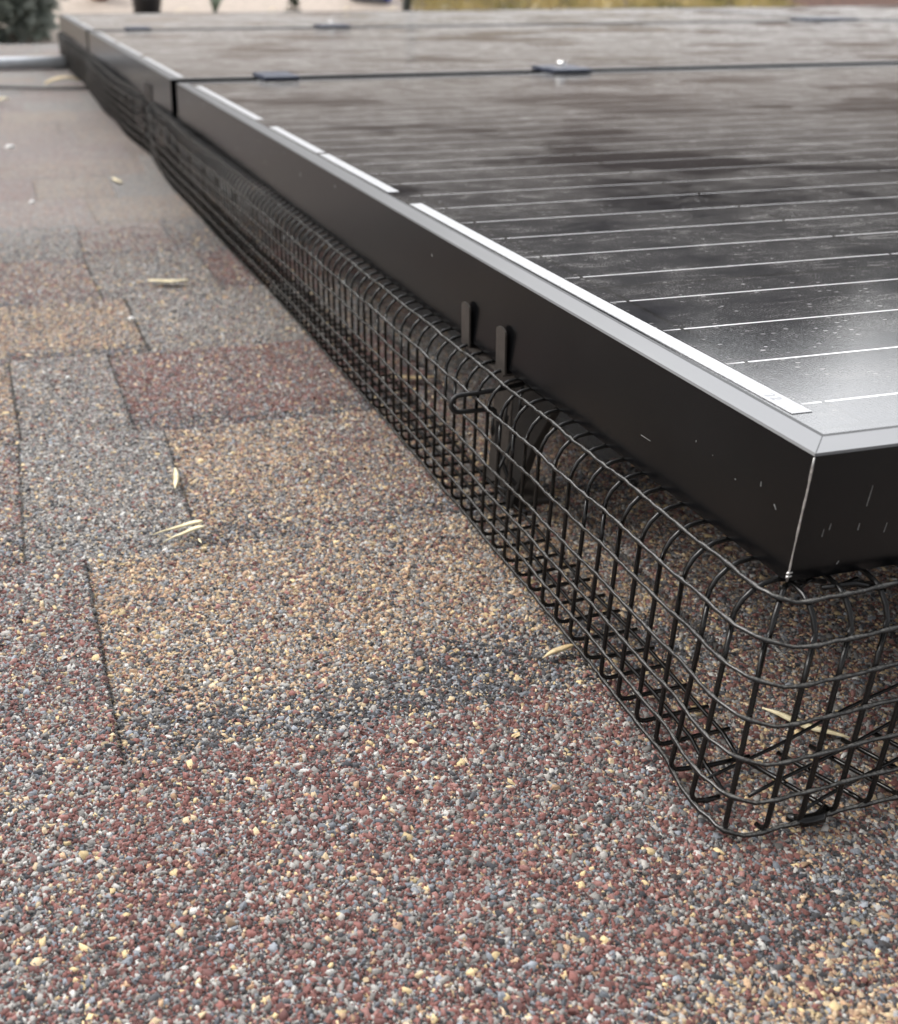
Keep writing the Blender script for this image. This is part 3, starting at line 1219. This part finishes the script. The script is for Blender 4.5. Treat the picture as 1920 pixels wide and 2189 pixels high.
# ------------------------------------------------------------------ conduit and cable on the roof
c = empty('conduit_pipe', roofmat(0, 2.86, .016))
tag(c, 'pale galvanised conduit pipe running across the roof into the array', 'pipe')
MB().tube([(-2.6, -.13, .0), (-1.2, -.06, .001), (.012, 0, .0)], .0155, 20).build('pipe', M_GALV, c, True)
for xx in (-.62, -1.7):
    mb = MB()
    mb.tube([(xx, -.012 + xx * .05 + .020 * math.cos(a), .0005 + .019 * math.sin(a)) for a in np.linspace(-.2, PI + .2, 12)], .003, 6)
    mb.build('strap', M_GALV, c, True)

mb = MB()
pp = []
for i in range(40):
    t = i / 39
    x = -.75 + t * .74
    pp.append((x, 2.55 - .30 * sm(0.3, 1, t) + .012 * math.sin(t * 9), .0075))
mb.tube(pp, .0032, 8)
o = mb.build('cable', M_RUBBER, None, True, roofmat(0, 0, 0))
tag(o, 'thin dark cable lying on the roof nearer than the pale pipe', 'cable')


# ------------------------------------------------------------------ dry plant litter
def sliver(ax, ay, bx, by, w_, mat, name, label, z=.0058, lift=0.0, blunt=False, group=None, curl=.0004, cat='straw'):
    A, B = Vector((ax, ay)), Vector((bx, by))
    L = (B - A).length
    mw = roofmat(ax, ay, z - (.0036 if z < .05 else 0), math.atan2(by - ay, bx - ax))
    mb = MB()
    n = 14
    for i in range(n + 1):
        t = i / n
        if blunt:
            wd = w_ * min(1, .05 + 1.12 * t ** .85) * (.8 if i == n else 1)
        else:
            wd = w_ * max(.04, math.sin(PI * (.03 + .94 * t)) ** .9)
        zz = lift * t + curl * math.sin(PI * t) + .0003 * math.sin(9 * t)
        yb = .12 * w_ * math.sin(5 * t + ax * 50)
        x = t * L
        mb.v += [(x, yb - wd / 2, zz), (x, yb, zz + .11 * w_), (x, yb + wd / 2, zz), (x, yb, zz - .04 * w_)]
    for i in range(n):
        for k in range(4):
            j = (k + 1) % 4
            mb.f.append((i * 4 + k, (i + 1) * 4 + k, (i + 1) * 4 + j, i * 4 + j))
    mb.f += [(0, 1, 2, 3), (n * 4 + 3, n * 4 + 2, n * 4 + 1, n * 4)]
    o = mb.build(name, mat, None, True, mw)
    tag(o, label, cat, group)
    return o


G = 'dry litter scattered on the roof'
sliver(-.1572, .2213, -.1331, .2262, .0042, M_STRAWP, 'dry_straw', 'upper of two pale blunt straws lying almost together on the shingles', .0068, .0012, True, G)
sliver(-.1539, .2122, -.1336, .2222, .0040, M_STRAWP, 'dry_straw', 'lower of two pale blunt straws, touching the other at its blunt end', .0070, .0004, True, G)
sliver(-.1355, .2920, -.1392, .2660, .0033, M_STRAWP, 'seed_husk', 'small pointed husk on the edge of a grey shingle above the paired straws', .0072, 0, False, G, cat='husk')
sliver(-.1375, .2148, -.1365, .2095, .0012, M_STRAWP, 'seed_husk', 'tiny pale seed just below the paired straws', .0052, 0, False, G, cat='seed')
sliver(-.0268, .0866, -.0090, .0905, .0034, M_STRAW, 'dry_straw', 'curved tan straw caught under the bottom wire of the left mesh', .0035, .0004, False, G, .001)
sliver(.0336, .0356, .0510, .0118, .0048, M_STRAWP, 'dry_straw', 'long tan straw inside the mesh below the panel corner', .0040, .0012, False, G)
sliver(-.0980, .6750, -.0650, .6650, .0095, M_STRAWP, 'dry_straw', 'pale straw lying crosswise on a grey shingle halfway up the roof', .0060, .001, False, G)
sliver(-.0725, 1.188, -.0665, 1.140, .0060, M_STRAWP, 'seed_husk', 'small pale husk on the roof left of the pinched mesh', .0060, .001, False, G, cat='husk')
sliver(.0200, .3993, .0490, .3916, .0070, M_STRAW, 'dry_straw', 'straw lying under the panel behind the mesh, left of the wire loop', .0045, .001, False, G)
sliver(-.0880, 2.405, -.0130, 2.425, .034, M_STRAW, 'dry_leaf', 'bright tan dry leaf on the roof beside the far mesh', .008, .004, False, G, .01, cat='leaf')
sliver(-.2000, 2.06, -.1730, 2.075, .02, M_STRAWP, 'dry_leaf', 'pale blurred leaf scrap near the left border of the view', .008, .002, False, G, .006, cat='leaf')


def pebble(x, y, r, label, z=.005):
    mb = MB()
    pr = [(r * math.sin(PI * i / 7) + 1e-5, -r * .8 * math.cos(PI * i / 7)) for i in range(8)]
    mb.lathe(pr, 12)
    mb.v = [(a * (1 + .15 * mnoise.noise(Vector((a, b, c_)) * 900)), b * (1.2 + .2 * mnoise.noise(Vector((b, c_, a)) * 700)), c_) for a, b, c_ in mb.v]
    o = mb.build('pebble', M_PEB, None, True, roofmat(x, y, z - .0036, x * 40))
    tag(o, label, 'pebble', 'white pebbles on the roof')


M_PEB = simple('white_pebble', (0.72, 0.71, 0.68), 0.5, 0, .1, 300)
pebble(-.1242, .5728, .0022, 'white pebble at the slanted edge between a tan and a grey shingle', .0055)
pebble(-.1884, 1.4826, .0060, 'white pebble far up the roof by the left border')
pebble(-.1758, 1.0541, .0032, 'white pebble beside a tan shingle in the blurred distance')
pebble(-.1791, .4494, .0014, 'tiny white pebble in the middle of the square grey shingle', .0068)

# pale scraps on the far frame edge
for i, (x, sz) in enumerate(((.35, .05), (.612, .024), (.838, .022), (.985, .03), (1.151, .026), (1.447, .03), (1.70, .034))):
    lb = ['widest pale scrap on the far frame edge, below the black tub', 'pale scrap on the far frame edge below the dark cone shaped plant',
          'pale scrap on the far frame edge left of the dark post', 'pale scrap on the far frame edge below the dark post',
          'pale scrap on the far frame edge below the left part of the dry grass', 'pale scrap on the far frame edge below the middle of the dry grass',
          'rightmost pale scrap on the far frame edge, below the right end of the dry grass'][i]
    sliver(x - sz / 2, 3.166, x + sz / 2, 3.170, .012, M_STRAWP, 'leaf_scrap', lb, GAP + FH + .001, .003, False, 'pale scraps on the far frame edge', .009, cat='scrap')

# ------------------------------------------------------------------ the yard beyond the eave
def sand_material():
    k = NT('brown_dirt')
    o = k.obj()
    a = k.noise(o, .9, 5)
    b = k.noise(o, 30, 4)
    c_ = k.mix(.5, k.ramp(a, [(0.3, (0.10, 0.075, 0.058)), (0.7, (0.19, 0.145, 0.115))]), k.ramp(b, [(0.3, (0.10, 0.075, 0.058)), (0.7, (0.18, 0.14, 0.11))]))
    k.set(Base_Color=c_, Roughness=0.9)
    k.bump(b, .4, .02)
    return k.m


mb = MB()
mb.v = [(-150, -60, GROUND_Z), (150, -60, GROUND_Z), (150, 260, GROUND_Z), (-150, 260, GROUND_Z)]
mb.f = [(0, 1, 2, 3)]
o = mb.build('ground', sand_material(), None)
tag(o, 'brown dirt yard beyond the roof', 'ground', kind='structure')


def patch(name, poly, mat, z, kind, label, cat):
    mb = MB()
    mb.v = [(x, y, z) for x, y in poly]
    mb.f = [tuple(range(len(poly)))]
    o = mb.build(name, mat, None)
    tag(o, label, cat, kind=kind)
    return o


def blob_poly(x0, x1, y0, y1, seed):
    r = random.Random(seed)
    n = 40
    return [((x0 + x1) / 2 + (x1 - x0) / 2 * (abs(math.cos(a)) ** .5) * math.copysign(1, math.cos(a)) * r.uniform(.96, 1.02),
             (y0 + y1) / 2 + (y1 - y0) / 2 * (abs(math.sin(a)) ** .5) * math.copysign(1, math.sin(a)) * r.uniform(.97, 1.02)) for a in [2 * PI * i / n for i in range(n)]]


M_MULCH = simple('red_brown_bark_mulch', (0.10, 0.050, 0.034), .95, 0, .5, 14)
patch('sand', blob_poly(-4, 5.1, 9.5, 17, 9), simple('pale_sand', (.46, .39, .33), .9, 0, .14, 14), GROUND_Z + .008, 'structure', 'pale sandy ground at the top left', 'sand')
patch('mulch_bed', blob_poly(9.9, 19, 12.2, 16.5, 4), M_MULCH, GROUND_Z + .004, 'structure', 'red brown mulch bed in the yard beyond the far right end of the array', 'mulch')


def grass_material():
    k = NT('dry_grass')
    o = k.obj()
    f = k.noise(o, 2.2, 4)
    k.set(Base_Color=k.ramp(f, [(0.34, (0.25, 0.24, 0.09)), (0.5, (0.52, 0.42, 0.18)), (0.7, (0.70, 0.58, 0.30))]), Roughness=.85)
    return k.m


def build_grass():
    r = np.random.default_rng(4)
    n = 16000
    x = r.uniform(4.9, 10.4, n)
    y = r.uniform(12.4, 16.2, n)
    h = r.uniform(.05, .16, n)
    a = r.uniform(0, 2 * PI, n)
    ln = r.normal(0, .05, (n, 2))
    wv = .009
    V = np.zeros((n, 3, 3))
    V[:, 0] = np.stack([x - wv * np.cos(a), y - wv * np.sin(a), np.full(n, GROUND_Z)], 1)
    V[:, 1] = np.stack([x + wv * np.cos(a), y + wv * np.sin(a), np.full(n, GROUND_Z)], 1)
    V[:, 2] = np.stack([x + ln[:, 0], y + ln[:, 1], GROUND_Z + h], 1)
    me = bpy.data.meshes.new('dry_grass')
    me.from_pydata(V.reshape(-1, 3).tolist(), [], np.arange(n * 3).reshape(-1, 3).tolist())
    me.materials.append(grass_material())
    o = bpy.data.objects.new('dry_grass', me)
    COL.objects.link(o)
    tag(o, 'patch of straw yellow dry grass in the yard', 'grass', kind='stuff')


build_grass()


def leaf_cloud(mb, c, rx, ry, rz, n, size, seed, droop=.0, spread=1.0):
    r = random.Random(seed)
    for _ in range(n):
        while True:
            p = Vector((r.uniform(-1, 1), r.uniform(-1, 1), r.uniform(-1, 1)))
            if .12 < p.length < 1:
                break
        if mnoise.noise(p * 2.3 + Vector((seed, 0, 0))) < -.12:
            continue
        q = Vector((c[0] + p.x * rx, c[1] + p.y * ry, c[2] + p.z * rz))
        d = (p + Vector((r.gauss(0, .5), r.gauss(0, .5), r.gauss(.3, .4)))).normalized()
        s_ = d.cross(Vector((r.gauss(0, 1), r.gauss(0, 1), r.gauss(0, 1)))).normalized()
        L, W = size * r.uniform(.6, 1.5), size * r.uniform(.18, .34)
        b = len(mb.v)
        mb.v += [tuple(q), tuple(q + d * L * .5 + s_ * W), tuple(q + d * L), tuple(q + d * L * .5 - s_ * W)]
        mb.f.append((b, b + 1, b + 2, b + 3))


def leaf_mat(name, a, b, c):
    k = NT(name)
    o = k.obj()
    g = k.n('NewGeometry')
    cc = k.mix(.5, k.ramp(g.outputs['Random Per Island'], [(0, a), (.5, b), (1, c)]), k.ramp(k.noise(o, 3, 3), [(.35, a), (.8, b)]))
    k.set(Base_Color=cc, Roughness=.6)
    tl = k.n('BsdfTranslucent')
    k.put(tl.inputs['Color'], cc)
    ms = k.n('MixShader')
    ms.inputs[0].default_value = .42
    om = next(n for n in k.t.nodes if n.type == 'OUTPUT_MATERIAL')
    k.t.links.new(k.b.outputs[0], ms.inputs[1])
    k.t.links.new(tl.outputs[0], ms.inputs[2])
    k.t.links.new(ms.outputs[0], om.inputs[0])
    return k.m


M_BUSH = leaf_mat('blue_green_leaf', (.17, .20, .165), (.38, .42, .38), (.58, .62, .59))
M_TREE = leaf_mat('dark_tree_leaf', (.02, .03, .016), (.035, .05, .025), (.06, .075, .035))
M_AGAVE = leaf_mat('grey_green_leaf', (.16, .21, .15), (.25, .30, .24), (.36, .40, .36))
M_BARK = simple('rough_bark', (.12, .085, .06), .9, 0, .4, 12)

# leafy grey-green shrub at the left
r = empty('shrub', Matrix.Translation((-.24, 12.5, GROUND_Z)))
tag(r, 'blurred grey green shrub in the yard at the top left', 'shrub')
mb = MB()
for i, (dx, dy, dz, s_) in enumerate(((0, 0, .75, .62), (.45, .1, .55, .40), (-.5, .15, .7, .5), (.15, -.2, 1.15, .4), (-.3, 0, 1.3, .4), (.62, .05, .9, .32), (.35, -.1, .3, .35), (-.4, -.1, .3, .4))):
    leaf_cloud(mb, (dx, dy, dz), s_, s_, s_ * .95, 1500, .15, 10 + i)
mb.build('foliage', M_BUSH, r)
mb = MB()
for i in range(7):
    a = i * .9
    mb.tube([(0, 0, 0), (.12 * math.cos(a), .12 * math.sin(a), .4), (.4 * math.cos(a), .35 * math.sin(a), .95)], [.035, .025, .008], 7)
mb.build('stem', M_BARK, r, True)

# black tub
M_TUB = simple('black_plastic', (.012, .013, .017), .4, 0, .2, 8)
r = empty('plant_tub', Matrix.Translation((1.64, 13.15, GROUND_Z)))
tag(r, 'round black plastic tub standing on the sandy yard', 'plant tub')
mb = MB()
pr = [(.15, 0), (.178, .22), (.190, .22), (.190, .245), (.176, .245), (.165, .20), (.140, .03)]
mb.lathe(pr, 36)
mb.build('shell', M_TUB, r, True)
MB().lathe([(.150, .15), (.152, .155)], 30).build('soil', simple('dark_potting_soil', (.02, .016, .012), .95), r)
r = empty('terracotta_pot', Matrix.Translation((1.16, 13.75, GROUND_Z)))
tag(r, 'reddish clay pot at the top border left of the black tub', 'flower pot')
mb = MB()
mb.lathe([(.10, 0), (.14, .24), (.16, .24), (.16, .30), (.14, .30), (.12, .22), (.09, .04)], 30)
mb.build('shell', simple('fired_clay', (.34, .15, .09), .85, 0, .2, 10), r, True)
MB().lathe([(.118, .24), (.119, .245)], 24).build('soil', simple('pale_potting_soil', (.1, .07, .05), .95), r)


def blades(mb, n, L, wd, spread, seed, up=1.0):
    rr = random.Random(seed)
    for i in range(n):
        a = 2 * PI * i / n + rr.uniform(-.3, .3)
        d = Vector((math.cos(a), math.sin(a), 0))
        side = Vector((-math.sin(a), math.cos(a), 0))
        ln = L * rr.uniform(.75, 1.1)
        sp = spread * rr.uniform(.4, 1.1)
        b = len(mb.v)
        m_ = 6
        for j in range(m_ + 1):
            t = j / m_
            p = d * ln * sp * t ** 1.4 + Vector((0, 0, ln * up * (t - .25 * sp * t * t)))
            ww = wd * (1 - t ** 2.2) * (.6 + .8 * t * (1 - t)) + .001
            mb.v += [tuple(p - side * ww), tuple(p + Vector((0, 0, -ww * .5)) - d * ww * .3), tuple(p + side * ww)]
        for j in range(m_):
            for q in range(2):
                mb.f.append((b + j * 3 + q, b + j * 3 + q + 1, b + (j + 1) * 3 + q + 1, b + (j + 1) * 3 + q))


r = empty('agave_plant', Matrix.Translation((2.42, 13.05, GROUND_Z)))
tag(r, 'small grey green spiky plant right of the black tub', 'plant')
mb = MB()
blades(mb, 13, .42, .030, .55, 5)
mb.build('leaf', M_AGAVE, r)
r = empty('cone_plant', Matrix.Translation((3.36, 13.05, GROUND_Z)))
tag(r, 'small dark green cone shaped plant on the pale sand', 'plant')
mb = MB()
for j in range(7):
    leaf_cloud(mb, (0, 0, .03 + j * .05), .085 * (1 - j / 8), .085 * (1 - j / 8), .05, 60, .045, 60 + j)
mb.build('foliage', M_TREE, r)
MB().tube([(0, 0, 0), (0, 0, .3)], [.012, .004], 6).build('stem', M_BARK, r)

# blue drum lying by a dark post
r = empty('blue_drum', Matrix.Translation((4.55, 13.6, GROUND_Z)))
tag(r, 'grey and blue barrel at the top border beside the dark post', 'barrel')
mb = MB()
mb.tube([(-.30, .10, .16), (.12, 0, .16)], .16, 24)
mb.build('body', simple('grey_blue_plastic', (.32, .37, .48), .5, 0, .15, 8), r, True)
mb = MB()
mb.lathe([(.05, -.03), (.11, -.02), (.12, .03), (.08, .06)], 24)
o = mb.build('cap', simple('bright_blue_plastic', (.02, .07, .55), .35, 0, .1, 8), r, True)
o.location = (.14, -.05, .13)
o.rotation_euler = (0, PI / 2, 0)
r = empty('post', Matrix.Translation((4.84, 13.2, GROUND_Z)))
tag(r, 'dark timber post between the pale sand and the dry grass', 'post')
bevel(MB().box((-.045, -.045, 0), (.045, .045, 1.1)).build('shaft', simple('dark_weathered_timber', (.05, .055, .05), .9, 0, .3, 20), r), .008)
bevel(MB().box((-.055, -.055, 1.1), (.055, .055, 1.13)).build('cap', simple('dark_post_cap', (.04, .042, .04), .8), r), .005)

# garden wall and a dense belt of trees closing the yard: this is what the panels mirror
o = MB().box((-60, 33, GROUND_Z), (80, 33.25, GROUND_Z + 1.8)).build('garden_wall', simple('tan_block_wall', (.17, .13, .10), .9, 0, .2, 3), None)
tag(o, 'long tan block wall closing the yard, mirrored in the panels', 'wall')


def treeline():
    mb = MB()
    rr = random.Random(2)
    for i in range(70):
        x = -35 + i * 1.6 + rr.uniform(-.8, .8)
        h = rr.uniform(6.0, 8.8)
        for q in range(3):
            leaf_cloud(mb, (x + rr.uniform(-.8, .8), 38 + rr.uniform(-1, 2), GROUND_Z + h * (.3 + .25 * q)), 2.1, 1.8, h * .3, 420, 1.15, i * 7 + q)
    o = mb.build('treeline', M_TREE, None)
    tag(o, 'dark belt of trees beyond the yard, seen mirrored in the glass', 'trees', kind='stuff')


treeline()
